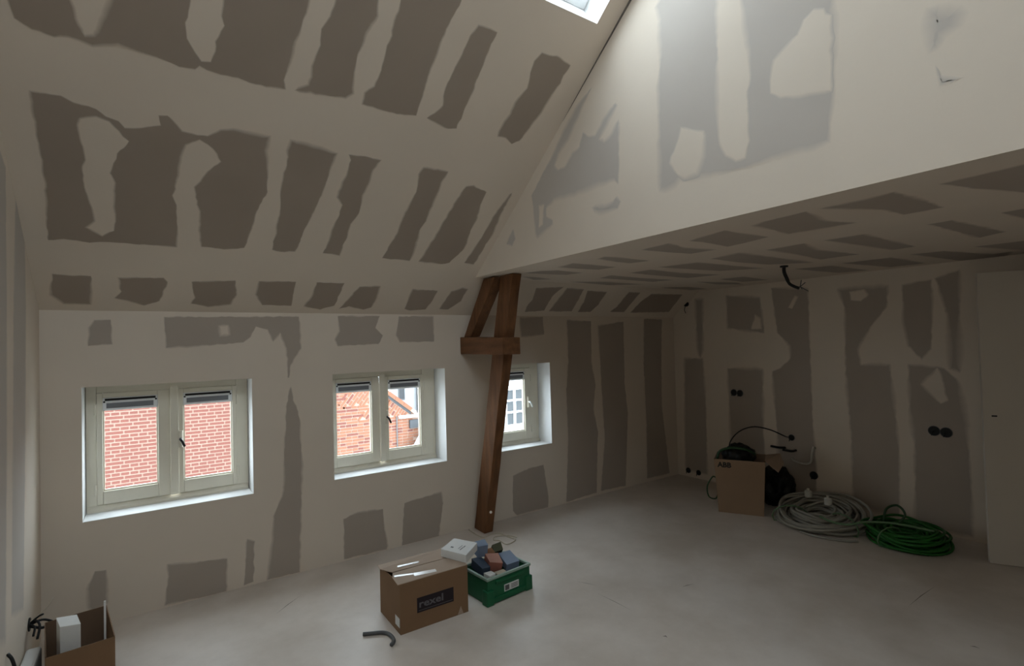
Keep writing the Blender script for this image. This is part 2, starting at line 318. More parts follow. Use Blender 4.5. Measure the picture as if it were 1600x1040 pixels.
M['blue'] = mat('blue_grey_card', (0.20, 0.25, 0.34), 0.6, 0.10, 10)
M['red'] = mat('brick_red_card', (0.33, 0.125, 0.09), 0.6, 0.10, 10)
M['redtop'] = mat('salmon_card', (0.45, 0.22, 0.16), 0.6, 0.10, 10)
M['olive'] = mat('olive_card', (0.085, 0.085, 0.045), 0.6, 0.2, 30)
M['orange'] = mat('brown_card', (0.22, 0.10, 0.045), 0.7, 0.2, 14)
M['wcable'] = mat('white_conduit', (0.33, 0.31, 0.26), 0.5, 0.12, 12)
M['gcable'] = mat('green_conduit', (0.018, 0.125, 0.018), 0.45, 0.2, 12)
M['gcable2'] = mat('dark_green_hose', (0.03, 0.075, 0.03), 0.5, 0.2, 12)
M['gcable_pale'] = mat('pale_green_wire', (0.13, 0.22, 0.11), 0.5, 0.2, 12)
M['tailpipe'] = mat('off_white_plastic', (0.56, 0.54, 0.48), 0.5, 0.08, 12)
M['grey'] = mat('grey_plastic', (0.10, 0.10, 0.10), 0.5, 0.1, 12)
M['beige'] = mat('beige_cord', (0.55, 0.48, 0.37), 0.8, 0.15, 30)
M['brick'] = mat('brick', (0.132, 0.045, 0.033), 0.9, 0.16, 3.5)
M['brick2'] = mat('brick_orange', (0.20, 0.080, 0.045), 0.9, 0.16, 3.5)
M['mortar'] = mat('lime_mortar', (0.29, 0.195, 0.15), 0.95, 0.06, 10)
M['facade'] = mat('white_render', (0.30, 0.31, 0.32), 0.9, 0.03, 2)
M['slate'] = mat('slate', (0.05, 0.052, 0.055), 0.7, 0.15, 8)
M['street'] = mat('street', (0.28, 0.27, 0.26), 0.9, 0.1, 1)
M['darkglass'] = mat('dark_glass', (0.075, 0.08, 0.083), 0.6, 0.1, 2, spec=0.1)
def wood_mat():
    m = mat('oak_beam', (0.165, 0.072, 0.029), 0.7, 0.75, 4.0, 0.6, 30, stretch=(6, 6, 0.8)); return m
M['wood'] = wood_mat()
M['woodtie'] = mat('oak_tie', (0.165, 0.072, 0.029), 0.7, 0.75, 4.0, 0.6, 30, stretch=(6, 0.8, 6))
def floor_mat():
    m = mat('dusty_screed', (0.70, 0.625, 0.555), 0.42, 0.10, 1.6, 0.05, 30, spec=0.5)
    N = m.node_tree.nodes; L = m.node_tree.links
    tc = N.new('ShaderNodeTexCoord')
    n2 = N.new('ShaderNodeTexNoise'); n2.inputs['Scale'].default_value = 0.9; n2.inputs['Detail'].default_value = 8; n2.inputs['Roughness'].default_value = .65
    L.new(tc.outputs['Object'], n2.inputs['Vector'])
    cr = N.new('ShaderNodeValToRGB'); cr.color_ramp.elements[0].position = .38; cr.color_ramp.elements[0].color = (0.78, 0.75, 0.71, 1)
    cr.color_ramp.elements[1].position = .62; cr.color_ramp.elements[1].color = (1, 1, 1, 1)
    L.new(n2.outputs['Fac'], cr.inputs[0])
    mx = N.new('ShaderNodeMix'); mx.data_type = 'RGBA'; mx.blend_type = 'MULTIPLY'; mx.inputs[0].default_value = 1
    L.new(N[m['mixnode']].outputs[2], mx.inputs[6]); L.new(cr.outputs[0], mx.inputs[7])
    L.new(mx.outputs[2], N['Principled BSDF'].inputs['Base Color'])
    return m
M['floor'] = floor_mat()
M['scratch'] = mat('floor_scratch', (0.22, 0.18, 0.15), 0.9, 0.2, 20)
def glass_mat():
    m = bpy.data.materials.new('window_glass'); m.use_nodes = True; nt = m.node_tree; nt.nodes.clear()
    o = nt.nodes.new('ShaderNodeOutputMaterial'); t = nt.nodes.new('ShaderNodeBsdfTransparent'); g = nt.nodes.new('ShaderNodeBsdfGlossy')
    g.inputs['Roughness'].default_value = 0.03; t.inputs[0].default_value = (0.97, 0.98, 0.97, 1)
    x = nt.nodes.new('ShaderNodeMixShader'); x.inputs[0].default_value = 0.04
    nt.links.new(t.outputs[0], x.inputs[1]); nt.links.new(g.outputs[0], x.inputs[2]); nt.links.new(x.outputs[0], o.inputs[0])
    return m
M['glass'] = glass_mat()
def text_mesh(txt, size, name, extrude=0.0004, bold=0.0):
    c = bpy.data.curves.new(name, 'FONT'); c.body = txt; c.size = size; c.extrude = extrude; c.resolution_u = 2; c.offset = bold
    o = bpy.data.objects.new(name, c); COL.objects.link(o)
    me = bpy.data.meshes.new_from_object(o.evaluated_get(bpy.context.evaluated_depsgraph_get()))
    bpy.data.objects.remove(o); bpy.data.curves.remove(c); me.name = name; return me

# ------------------------------------------------------------------ room shell
def grid_sheet(mb, us, vs, holes, F, depth, thick=True):
    """sheet over a (u,v) grid with rectangular holes; F(u,v,d) places it, d=0 room side, d=depth far side"""
    us = sorted(set(us)); vs = sorted(set(vs))
    def hole(i, j):
        cu, cv = (us[i]+us[i+1])/2, (vs[j]+vs[j+1])/2
        return any(h[0] < cu < h[1] and h[2] < cv < h[3] for h in holes)
    for i in range(len(us)-1):
        for j in range(len(vs)-1):
            if hole(i, j): continue
            for d in ((0, depth) if thick else (0,)):
                mb.quad(F(us[i],vs[j],d), F(us[i+1],vs[j],d), F(us[i+1],vs[j+1],d), F(us[i],vs[j+1],d))
    for h in holes:
        c = [(h[0],h[2]),(h[1],h[2]),(h[1],h[3]),(h[0],h[3])]
        for k in range(4):
            a, b = c[k], c[(k+1)%4]
            mb.quad(F(a[0],a[1],0), F(b[0],b[1],0), F(b[0],b[1],depth), F(a[0],a[1],depth), 1)
def rect_holes_grid(holes, u0, u1, v0, v1):
    us = [u0, u1]; vs = [v0, v1]
    for h in holes: us += [h[0], h[1]]; vs += [h[2], h[3]]
    return us, vs

# floor
fl = MB().box((XL - .1, YB - .1, -0.12), (XB + 1.6, 0.0, 0.0)).build('floor', M['floor'])
tag(fl, 'pale dusty screed floor with scuffs and stains', kind='structure')
for (xa, ya), (xb, yb_), w_ in (((3.74,-2.861),(4.194,-2.87),.005), ((3.521,-3.203),(3.536,-3.244),.008), ((2.329,-2.169),(2.341,-2.195),.012), ((2.395,-1.568),(2.407,-1.889),.004), ((2.896,-1.87),(3.001,-1.894),.006), ((.627,-.551),(.817,-.385),.005), ((2.402,-1.373),(2.476,-1.516),.004)):
    d_ = Vector((xb-xa, yb_-ya, 0)).normalized(); n_ = Vector((-d_.y, d_.x, 0))*w_*.5; A_, B_ = Vector((xa, ya, .0006)), Vector((xb, yb_, .0006)); C_ = (A_+B_)/2 + n_*2
    MB().add([A_, C_-n_, B_, C_+n_], [(0, 1, 2, 3)]).build('floor_scratch', M['scratch'], fl)
# window wall
wh = [(a, b, ZS, ZT) for a, b in WIN]
us, vs = rect_holes_grid(wh, XL, XB, 0, ZK)
mb = MB(); grid_sheet(mb, us, vs, wh, lambda u, v, d: (u, d, v), WT)
wall_w = mb.build('wall_window', [M['plaster'], M['white']], fix=False)
tag(wall_w, 'low plastered wall under the slope with three small windows', kind='structure')
# slopes with roof windows: (u0,u1,s0,s1) along X and up the slope
SL = -YR / CT
SKYW = [(1.34, 2.12, 2.541, 3.72)]
SKYR = [(-0.46, 0.32, 2.75, 3.93), (0.44, 1.22, 2.75, 3.93)]  # unseen rear roof windows, added and sized to brighten the room
RT = 0.22
def Fs(u, s, d): return (u, -s*CT + d*ST, ZK + s*ST + d*CT)
def Fr(u, s, d): return (u, YB + s*CT - d*ST, ZK + s*ST + d*CT)
us, vs = rect_holes_grid(SKYW, XL, XP, 0, SL)
mb = MB(); grid_sheet(mb, us, vs, SKYW, Fs, RT)
SC = (ZC - ZK) / ST
mb.quad(Fs(XP,0,0), Fs(XB,0,0), Fs(XB,SC,0), Fs(XP,SC,0))
slope = mb.build('ceiling_slope', [M['plaster'], M['white']], fix=False)
tag(slope, 'tall sloping plasterboard ceiling above the windows with taped joints', kind='structure')
us, vs = rect_holes_grid(SKYR, XL, XP, 0, SL)
mb = MB(); grid_sheet(mb, us, vs, SKYR, Fr, RT)
mb.quad(Fr(XP,0,0), Fr(XB,0,0), Fr(XB,SC,0), Fr(XP,SC,0))
tag(mb.build('ceiling_slope_rear', [M['plaster'], M['white']], fix=False), 'opposite sloping ceiling behind the viewer', kind='structure')
# left gable wall, rear eaves wall
mb = MB().prism([(0,0),(0,ZK),(YR,ZR),(YB,ZK),(YB,0)], 'x', XL - .15, XL)
wall_l = mb.build('wall_left', M['plaster'])
tag(wall_l, 'bright plastered end wall at the left edge', kind='structure')
tag(MB().box((XL, YB - .15, 0), (XB, YB, ZK)).build('wall_rear', M['plaster']), 'plastered eaves wall behind the viewer', kind='structure')
# hanging wall above the low ceiling
mb = MB().prism([(YC, ZC), (YR, ZR), (YB - YC, ZC)], 'x', XP, XP + .10)
wall_p = mb.build('wall_upper', M['plaster'])
tag(wall_p, 'hanging triangular wall above the low ceiling, brightest near the roof window', kind='structure')
mb = MB(); jp = [Fs(XP-.003, 1.95+k*.09, -.003) for k in range(22)]
mb.tube(jp, [.0005+.0065*min(1, k/9) for k in range(22)], 6); mb.build('joint_gap', M['gap'], wall_p)
# low ceiling
ceil = MB().box((XP + .10, YB - YC, ZC), (XB, YC, ZC + .1)).build('ceiling_low', M['plaster'])
tag(ceil, 'low dark ceiling of small bare board patches', kind='structure')
# back wall with a doorway
DO = (-3.86, -2.97, 0.0, 2.09)
us, vs = rect_holes_grid([DO], YB, 0, 0, ZC)
mb = MB(); grid_sheet(mb, us, vs, [DO], lambda u, v, d: (XB + d, u, v), 0.12)
wall_b = mb.build('wall_back', [M['plaster'], M['plaster']], fix=False)
tag(wall_b, 'dim back wall striped by taped joints and bare boards', kind='structure')
mb = MB()
hx, y0, y1 = XB + 1.5, -4.6, -2.3
mb.quad((hx,y0,0),(hx,y1,0),(hx,y1,ZC),(hx,y0,ZC)); mb.quad((XB+.12,y0,0),(hx,y0,0),(hx,y0,ZC),(XB+.12,y0,ZC))
mb.quad((XB+.12,y1,0),(hx,y1,0),(hx,y1,ZC),(XB+.12,y1,ZC)); mb.quad((XB,y0,ZC),(hx,y0,ZC),(hx,y1,ZC),(XB,y1,ZC))
tag(mb.build('wall_hall', M['plaster']), 'plain wall of the dark landing behind the door', kind='structure')
# door leaf standing ajar, hinged on the back wall
ang = math.atan2(-(5.30 - 4.893), -( -3.78 + 2.985))
dvec = Vector((5.30 - 4.893, -3.78 + 2.985, 0)); dl = dvec.length
d1 = struct('door_1', 'plain pale flush door standing ajar at the right edge', (4.893, -2.985, 0)); d1.rotation_euler.z = math.atan2(dvec.y, dvec.x)
MB().box((0, 0, 0.004), (dl, 0.04, 2.075)).build('door_leaf', M['door'], d1, bevel=.002)
mb = MB().box((0.045, -0.003, 1.045), (0.075, 0.001, 1.055)); mb.build('lock_hole', M['black'], d1)

# bare board patches and filler smears, each its own thin piece on its surface
FRAMES = {
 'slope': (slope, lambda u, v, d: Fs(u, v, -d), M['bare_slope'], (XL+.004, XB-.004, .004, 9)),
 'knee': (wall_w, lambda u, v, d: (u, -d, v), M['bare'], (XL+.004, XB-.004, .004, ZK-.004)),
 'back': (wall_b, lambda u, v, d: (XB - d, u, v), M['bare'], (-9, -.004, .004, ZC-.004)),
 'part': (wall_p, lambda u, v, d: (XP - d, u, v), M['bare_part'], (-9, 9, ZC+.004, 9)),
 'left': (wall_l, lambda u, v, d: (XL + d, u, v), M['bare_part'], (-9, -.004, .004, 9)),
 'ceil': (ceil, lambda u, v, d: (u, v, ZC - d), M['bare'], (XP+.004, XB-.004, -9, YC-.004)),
}
def area(p): return sum(p[i-1][0]*p[i][1]-p[i][0]*p[i-1][1] for i in range(len(p)))/2
def patch(surf, poly, light, feather, seed):
    parent, F, m, lim = FRAMES[surf]
    if area(poly) < 0: poly = poly[::-1]
    pts = []
    for i, a in enumerate(poly):
        b = poly[(i+1) % len(poly)]; L = math.hypot(b[0]-a[0], b[1]-a[1]); n = max(1, int(L/0.022))
        for k in range(n):
            t = k/n; pts.append((a[0]+(b[0]-a[0])*t, a[1]+(b[1]-a[1])*t))
    n = len(pts); out = []; inn = []
    for i, p in enumerate(pts):
        a, b = pts[i-2], pts[(i+2) % n]; tx, ty = b[0]-a[0], b[1]-a[1]; l = math.hypot(tx, ty) or 1
        nx, ny = ty/l, -tx/l
        j = noise.noise(Vector((p[0]*22, p[1]*22, seed)))*.007 + noise.noise(Vector((p[0]*60, p[1]*60, seed)))*.003
        fe = feather*(.35 + 1.3*abs(noise.noise(Vector((p[0]*3.1, p[1]*3.1, seed+9)))*1.6))
        q = (p[0]+nx*j, p[1]+ny*j)
        c = lambda z: (min(max(z[0], lim[0]), lim[1]), min(max(z[1], lim[2]), lim[3]))
        out.append(c((q[0]+nx*fe*.6, q[1]+ny*fe*.6))); inn.append(c((q[0]-nx*fe*.4, q[1]-ny*fe*.4)))
    base, top = (.0012, .0020) if light else (.0003, .0012)
    if light: m = M[m.name + '_smear']
    tri = tessellate_polygon([[Vector((p[0], p[1], 0)) for p in inn]])
    vs = [F(p[0], p[1], base) for p in out] + [F(p[0], p[1], top) for p in inn]
    fs = [(i, (i+1) % n, n+(i+1) % n, n+i) for i in range(n)] + [tuple(n+k for k in t) for t in tri]
    nm = 'filler_smear' if light else 'bare_board_patch'
    me = bpy.data.meshes.new(nm); me.from_pydata(vs, [], fs); me.update()
    at = me.attributes.new('cover', 'FLOAT', 'POINT'); at.data.foreach_set('value', [0.0]*n + [1.0]*n)
    o = obj(nm, me, m, parent); return o
sd = 0
for sf, dd in PATCHES.items():
    for poly in dd['dark']:
        sd += 1; patch(sf, poly, False, .016 if sf in ('slope', 'knee') else .034, sd*1.7)
    for poly in dd['light']:
        sd += 1; patch(sf, poly, True, .014 if sf == 'slope' else .030, sd*1.7)

# ------------------------------------------------------------------ windows
FY = 0.205
def ring(mb, x0, x1, z0, z1, wl, wr, wb, wt, y0, y1, mi=0):
    mb.box((x0, y0, z0), (x0+wl, y1, z1), mi); mb.box((x1-wr, y0, z0), (x1, y1, z1), mi)
    mb.box((x0+wl, y0, z0), (x1-wr, y1, z0+wb), mi); mb.box((x0+wl, y0, z1-wt), (x1-wr, y1, z1), mi); return mb
def sash(win, x0, x1, gx0, gx1, handle=None, hinge=None):
    """x0..x1 sash outline, gx0..gx1 glazing"""
    z0, z1 = 0.682, 1.402; g0, g1 = 0.766, 1.372
    s = ring(MB(), x0, x1, z0, z1, gx0-x0, x1-gx1, g0-z0, z1-g1, FY-.014, FY+.040).build('sash', M['frame'], win, bevel=.004)
    ring(MB(), gx0, gx1, g0, 1.288, .008, .008, .010, .002, FY+.000, FY+.016).build('glazing_bead', M['frame'], s)
    MB().box((gx0+.002, FY+.018, g0+.002), (gx1-.002, FY+.024, 1.29)).build('pane', M['glass'], s)
    MB().box((gx0, FY-.016, 1.288), (gx1, FY+.024, 1.372)).build('vent_grille', M['white'], s, bevel=.004)
    MB().box((gx0+.012, FY-.0185, 1.3515), (gx1-.012, FY-.015, 1.3655)).build('vent_slot', M['black'], s)
    MB().box((gx0+.020, FY-.020, 1.303), (gx1-.024, FY-.015, 1.336)).build('vent_flap', M['alu'], s)
    for xx in (gx0+.009, gx1-.010):
        MB().tube([(xx, FY-.0155, 1.345), (xx, FY-.019, 1.345)], .006, 8).build('vent_screw', M['black'], s)
    if handle is not None:
        MB().tube([(handle, FY-.020, 0.998), (handle, FY-.020, 1.112)], .015, 8).build('handle_plate', M['frame'], s, bevel=.003)
        mb = MB().tube(curve_pts([(handle, FY-.03, 1.058), (handle-.002, FY-.055, 1.055), (handle+.008, FY-.06, 1.04), (handle+.022, FY-.06, 1.005)], 5), .0085, 6)
        mb.build('handle_lever', M['black'] if handle < 3 else M['white'], s, smooth=True)
    if hinge is not None:
        for zz in (.78, 1.30):
            MB().tube([(hinge, FY-.016, zz-.035), (hinge, FY-.016, zz+.035)], .007, 8).build('hinge', M['frame'], s)
    return s
def casement(name, label, x0, x1, sashes, centre=None, fr=.055, fr2=.078):
    w_ = struct(name, label, (0, 0, 0))
    ring(MB(), x0+.002, x1-.002, ZS+.002, ZT-.002, fr, fr2, .044, .052, FY, FY+.07).build('window_frame', M['frame'], w_, bevel=.004)
    mb = MB().prism([(FY-.022, ZS+.002), (FY-.022, ZS+.020), (FY, ZS+.042), (FY, ZS+.002)], 'x', x0+.006, x1-.006)
    mb.build('drip_rail', M['frame'], w_, bevel=.002)
    MB().box((x0+.003, 0.0, ZS+.0005), (x1-.003, FY-.023, ZS+.003)).build('window_sill', M['white'], w_)
    for s in sashes: sash(w_, *s)
    if centre:
        MB().box((centre-.026, FY-.032, .680), (centre+.026, FY-.010, 1.425)).build('astragal', M['frame'], w_, bevel=.006)
    return w_
a = WIN[0][0]; casement('window_1', 'double casement window facing only red brick, nearest the left wall', *WIN[0],
    [(-.288, .110, -.256, .041, None, -.292), (.155, .520, .188, .490, .170, .522)], .134)
dx = 1.497
casement('window_2', 'double casement window showing brick and a sloping gable edge', *WIN[1],
    [(-.288+dx, .110+dx, -.256+dx, .041+dx, None, -.292+dx), (.155+dx, .520+dx, .188+dx, .490+dx, .170+dx, .522+dx)], .134+dx, fr2=.128)
casement('window_3', 'small casement window half hidden behind the oak post', *WIN[2],
    [(2.735, 3.225, 2.79, 3.150, 3.19, 3.232)], fr2=.113)
def portal(name, c, ex, ey, nrm):
    l = bpy.data.lights.new(name, 'AREA'); l.shape = 'RECTANGLE'; l.size = ex; l.size_y = ey
    try: l.cycles.is_portal = True
    except Exception: pass
    o = bpy.data.objects.new(name, l); COL.objects.link(o); o.location = c
    o.rotation_euler = Vector(nrm).to_track_quat('-Z', 'Y').to_euler(); return o
for a, b in WIN: portal('daylight_portal', ((a+b)/2, WT+.03, (ZS+ZT)/2), b-a, ZT-ZS, (0, -1, 0))
def roof_window(name, label, h, F):
    w_ = struct(name, label)
    u0, u1, s0, s1 = h
    def bar(mb, a0, a1, b0, b1, d0, d1):
        P = [F(a0,b0,d0),F(a1,b0,d0),F(a1,b1,d0),F(a0,b1,d0),F(a0,b0,d1),F(a1,b0,d1),F(a1,b1,d1),F(a0,b1,d1)]
        mb.add(P, [(0,3,2,1),(4,5,6,7),(0,1,5,4),(1,2,6,5),(2,3,7,6),(3,0,4,7)])
    mb = MB(); k = .055; d0, d1 = RT-.05, RT+.03; e = .002
    bar(mb, u0+e, u0+k, s0+e, s1-e, d0, d1); bar(mb, u1-k, u1-e, s0+e, s1-e, d0, d1)
    bar(mb, u0+k, u1-k, s0+e, s0+k, d0, d1); bar(mb, u0+k, u1-k, s1-k, s1-e, d0, d1)
    mb.build('sash_frame', M['white'], w_)
    mb = MB(); bar(mb, u0+k, u1-k, s0+k, s1-k, RT-.01, RT); mb.build('pane', M['glass'], w_)
    mb = MB(); uc = (u0+u1)/2
    mb.tube([F(uc-.05, s0+k+.012, RT-.05), F(uc-.05, s0+k+.012, RT-.085), F(uc+.05, s0+k+.012, RT-.085), F(uc+.05, s0+k+.012, RT-.05)], .006, 6)
    mb.build('handle', M['grey'], w_)
    c = Vector(F((u0+u1)/2, (s0+s1)/2, RT+.05)); n = Vector(F(0, 1, 0)) - Vector(F(0, 1, 1))
    o = portal('daylight_portal', c, u1-u0, s1-s0, n)
    return w_
roof_window('window_4', 'bright roof window in the slope beside the hanging wall', SKYW[0], Fs)
roof_window('added_window_5', 'unseen roof window added for daylight in the opposite slope behind the viewer', SKYR[1], Fr)
roof_window('added_window_6', 'unseen roof window added for daylight in the opposite slope, nearest the left wall', SKYR[0], Fr)

# ------------------------------------------------------------------ oak truss leg
def lump(o, amt=.004):
    for v in o.data.vertices:
        v.co += noise.noise_vector(v.co*9)*amt
def beam(name, quad0, quad1, m, parent, n=14, amt=.005):
    """beam between two end quads (lists of four points), slightly waney"""
    mb = MB(); b = []
    for i in range(n+1):
        t = i/n
        b += [Vector(p).lerp(Vector(q), t) for p, q in zip(quad0, quad1)]
    fs = [(0,1,2,3), tuple(4*n+k for k in (3,2,1,0))]
    for i in range(n):
        for k in range(4): fs.append((4*i+k, 4*i+(k+1)%4, 4*i+4+(k+1)%4, 4*i+4+k))
    mb.add(b, fs); o = mb.build(name, m, parent, bevel=.006); lump(o, amt); return o
tr = thing('truss_leg', 'leaning dark oak post with tie and brace standing between two windows', 'beam', (2.42, -.12, 0))
tr.location = (0, 0, 0)
yb = lambda z: -.028 - z*.240
def sec(x0, x1, z, th=.178): return [(x0, yb(z), z), (x1, yb(z), z), (x1, yb(z)-th, z), (x0, yb(z)-th, z)]
beam('post', sec(2.385, 2.472, 0.002), sec(2.380, 2.470, ZC-.002), M['wood'], tr)
beam('tie_beam', [(2.300, -.004, 1.574), (2.472, -.004, 1.574), (2.472, -.004, 1.728), (2.300, -.004, 1.728)],
     [(2.300, -.692, 1.570), (2.474, -.692, 1.570), (2.474, -.692, 1.708), (2.300, -.692, 1.708)], M['woodtie'], tr, 8, .003)
beam('brace', [(2.325, -.030, 1.726), (2.425, -.030, 1.726), (2.425, -.145, 1.726), (2.325, -.145, 1.726)],
     [(2.325, -.385, ZC-.012), (2.425, -.385, ZC-.012), (2.425, -.565, ZC-.012), (2.325, -.565, ZC-.012)], M['wood'], tr, 8, .003)
MB().tube([(2.378, -.33, .22), (2.372, -.335, .225)], .012, 6).build('plaster_splash', M['smear'], tr)
cord = [(2.326,-.03,.004),(2.318,-.172,.004),(2.331,-.272,.004),(2.428,-.262,.004),(2.49,-.284,.004),(2.50,-.40,.004),(2.51,-.494,.004),(2.40,-.527,.004),(2.394,-.429,.006),(2.364,-.384,.005),(2.42,-.33,.005),(2.52,-.38,.006),(2.55,-.46,.004)]
tag(MB().tube(curve_pts(cord, 6), .0045, 5).build('thin_cord', M['beige'], smooth=True), 'thin beige cord lying in loose loops at the foot of the oak post', 'cord')

# ------------------------------------------------------------------ large cardboard box with dark label
bx = thing('cardboard_box', 'closed brown cardboard box with dark printed label, beside green crate', 'box', (1.164, -1.256, 0), math.radians(-1.0))
W_, D_, H_ = .443, .330, .286; t = .004
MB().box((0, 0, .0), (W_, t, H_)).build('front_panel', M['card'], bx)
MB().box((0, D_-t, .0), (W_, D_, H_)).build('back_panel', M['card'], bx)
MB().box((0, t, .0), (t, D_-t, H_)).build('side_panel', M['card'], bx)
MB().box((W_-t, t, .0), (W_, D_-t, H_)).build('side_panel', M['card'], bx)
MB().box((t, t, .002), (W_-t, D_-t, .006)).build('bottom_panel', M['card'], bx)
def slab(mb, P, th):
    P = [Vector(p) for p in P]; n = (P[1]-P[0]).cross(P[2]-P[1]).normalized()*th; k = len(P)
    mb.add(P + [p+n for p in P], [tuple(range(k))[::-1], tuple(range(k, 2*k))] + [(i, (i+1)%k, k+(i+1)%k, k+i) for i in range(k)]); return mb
f1 = slab(MB(), [(-.012, 0, H_), (W_, 0, H_), (W_+.002, .163, H_+.001), (.02, .160, H_+.004), (-.004, .105, H_+.003)], .004).build('top_flap', M['card2'], bx)  # top flaps paler than the panels: light from above put into their colour
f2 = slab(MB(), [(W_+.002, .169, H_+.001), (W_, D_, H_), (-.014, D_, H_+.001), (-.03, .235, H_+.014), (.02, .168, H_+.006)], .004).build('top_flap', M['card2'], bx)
slab(MB(), [(.005, .098, H_+.0085), (.112, .070, H_+.0055), (.118, .088, H_+.0060), (.012, .118, H_+.0090)], .0006).build('tape_strip', M['tape'], f1)
slab(MB(), [(.112, .045, H_+.0052), (.245, .020, H_+.0050), (.252, .058, H_+.0052), (.118, .086, H_+.0060)], .0006).build('tape_strip', M['tape'], f1)
slab(MB(), [(.07, .205, H_+.0125), (.21, .205, H_+.0075), (.215, .225, H_+.0070), (.075, .228, H_+.0125)], .0006).build('tape_strip', M['tape'], f2)
lb = MB().box((.104, -.0012, .094), (.343, 0.0005, .180)).build('printed_label', M['print'], bx); lb['label'] = 'dark printed label with pale lettering'
tm = text_mesh('rexel', .070, 'lettering', bold=.0015); o = obj('lettering', tm, M['letter'], lb); o.location = (.114, -.0014, .122); o.rotation_euler = (math.pi/2, 0, 0); o.scale = (1.12, .85, 1)
MB().box((.112, -.0017, .104), (.335, -.0011, .1065)).build('label_line', M['letter'], lb)
MB().box((-.0010, .012, .035), (0.0004, .078, .088)).build('paper_sticker', M['cardwhite'], bx)
slab(MB(), [(W_-.075, -.0006, .002), (W_-.035, -.0006, .002), (W_-.052, -.0006, .05)], .0005).build('torn_tape', M['card2'], bx)

# ------------------------------------------------------------------ green crate and what lies in it
cr = thing('plastic_crate', 'green plastic stacking crate full of small cartons', 'crate', (1.728, -1.298, 0), math.atan2(.030, .352))
cw, cdp, ch = .368, .290, .172
def crate_wall(mb, x0, x1, y0, y1, z0, z1): mb.box((x0, y0, z0), (x1, y1, z1))
mb = MB().box((.012, .012, .0), (cw-.012, cdp-.012, .008)).build('crate_floor', M['crate'], cr)
for nm, lo, hi in (('front', (.006, .006, .008), (cw-.006, .014, ch-.012)), ('back', (.006, cdp-.014, .008), (cw-.006, cdp-.006, ch-.012)),
                   ('left', (.006, .014, .008), (.014, cdp-.014, ch-.012)), ('right', (cw-.014, .014, .008), (cw-.006, cdp-.014, ch-.012))):
    MB().box(lo, hi).build('crate_wall', M['crate'], cr, bevel=.003)
ring_ = MB()
for lo, hi in (((0, 0, ch-.016), (cw, .016, ch)), ((0, cdp-.016, ch-.016), (cw, cdp, ch)), ((0, .016, ch-.016), (.016, cdp-.016, ch)), ((cw-.016, .016, ch-.016), (cw, cdp-.016, ch))): ring_.box(lo, hi)
ring_.build('crate_rim', M['rim'], cr, bevel=.003)
for x0, x1, y0, y1 in ((0, .05, 0, .05), (cw-.05, cw, 0, .05), (0, .05, cdp-.05, cdp), (cw-.05, cw, cdp-.05, cdp)):
    MB().box((x0-(.007 if x0 < .1 else 0), y0-(.007 if y0 < .1 else 0), .0), (x1+(.007 if x1 > .2 else 0), y1+(.007 if y1 > .2 else 0), ch*.55)).build('corner_block', M['crate'], cr, bevel=.006)
MB().box((.05, -.003, .008), (cw-.05, .007, .040)).build('lower_rib', M['crate'], cr, bevel=.003)
MB().box((.07, -.002, ch-.05), (cw-.07, .007, ch-.030)).build('grip_rail', M['crate'], cr, bevel=.003)
st = MB().box((.140, .0035, .052), (.262, .0065, .096)).build('barcode_sticker', M['cardwhite'], cr)
MB().box((.146, .0028, .058), (.180, .0036, .090)).build('barcode', M['grey'], st)
for k in range(3): MB().box((.196, .0028, .062+k*.010), (.254, .0036, .066+k*.010)).build('text_line', M['grey'], st)
def carton(name, label, cat, quad, h, m, group=None, mt=None, down=None):
    """carton given by four top corners (counter-clockwise) and a thickness"""
    Q = [Vector(p) for p in quad]; c = sum(Q, Vector())/4; n = (Q[1]-Q[0]).cross(Q[2]-Q[1]).normalized()
    if n.z < 0: Q = Q[::-1]; n = -n
    B = [q - n*h for q in Q]; base = sum(B, Vector())/4
    t_ = thing(name, label, cat, base, 0, group)
    mb = MB(); mb.add([q-base for q in B]+[q-base-n*.0015 for q in Q], [(3,2,1,0),(4,5,6,7)]+[(i,(i+1)%4,4+(i+1)%4,4+i) for i in range(4)])
    mb.build('carton_body', m, t_, bevel=.002)
    L = MB(); L.add([q-base-n*.0012 for q in Q]+[q-base for q in Q], [(3,2,1,0),(4,5,6,7)]+[(i,(i+1)%4,4+(i+1)%4,4+i) for i in range(4)])
    lid = L.build('carton_lid', mt or m, t_)
    ctr = c - base; ex = (Q[1]-Q[0])*.32; ey = (Q[3]-Q[0])*.32
    return t_, lid, ctr, ex, ey, n
t_, lid, c, ex, ey, n = carton('white_carton', 'white carton tilted on top of the crate and the box', 'carton',
    [(1.527,-1.066,.345), (1.607,-1.250,.342), (1.764,-1.125,.345), (1.680,-.966,.348)], .050, M['cardwhite'])
for a_, b_, w2, h2 in ((-.5, .5, .5, .05), (.1, .55, .35, .05), (-.2, .2, .7, .03), (-.65, -.6, .18, .16)):
    o_ = c + ex*(b_) + ey*(a_) + n*.0004; slab(MB(), [o_-ex*h2-ey*w2*.7, o_+ex*h2-ey*w2*.7, o_+ex*h2+ey*w2*.7, o_-ex*h2+ey*w2*.7], .0004).build('print_line', M['grey'], lid)
carton('blue_carton', 'upright blue grey carton behind the white carton', 'carton', [(1.80,-1.03,.315),(1.795,-1.09,.300),(1.865,-1.10,.300),(1.880,-1.03,.315)], .085, M['blue'])
carton('navy_carton', 'dark navy carton below the white carton', 'carton', [(1.755,-1.06,.222),(1.752,-1.205,.205),(1.808,-1.212,.205),(1.826,-1.065,.222)], .06, M['navy'])
carton('red_carton', 'brick red carton with salmon lid in the middle of the crate', 'carton', [(1.848,-1.085,.240),(1.822,-1.185,.222),(1.905,-1.215,.205),(1.940,-1.105,.228)], .075, M['red'], mt=M['redtop'])
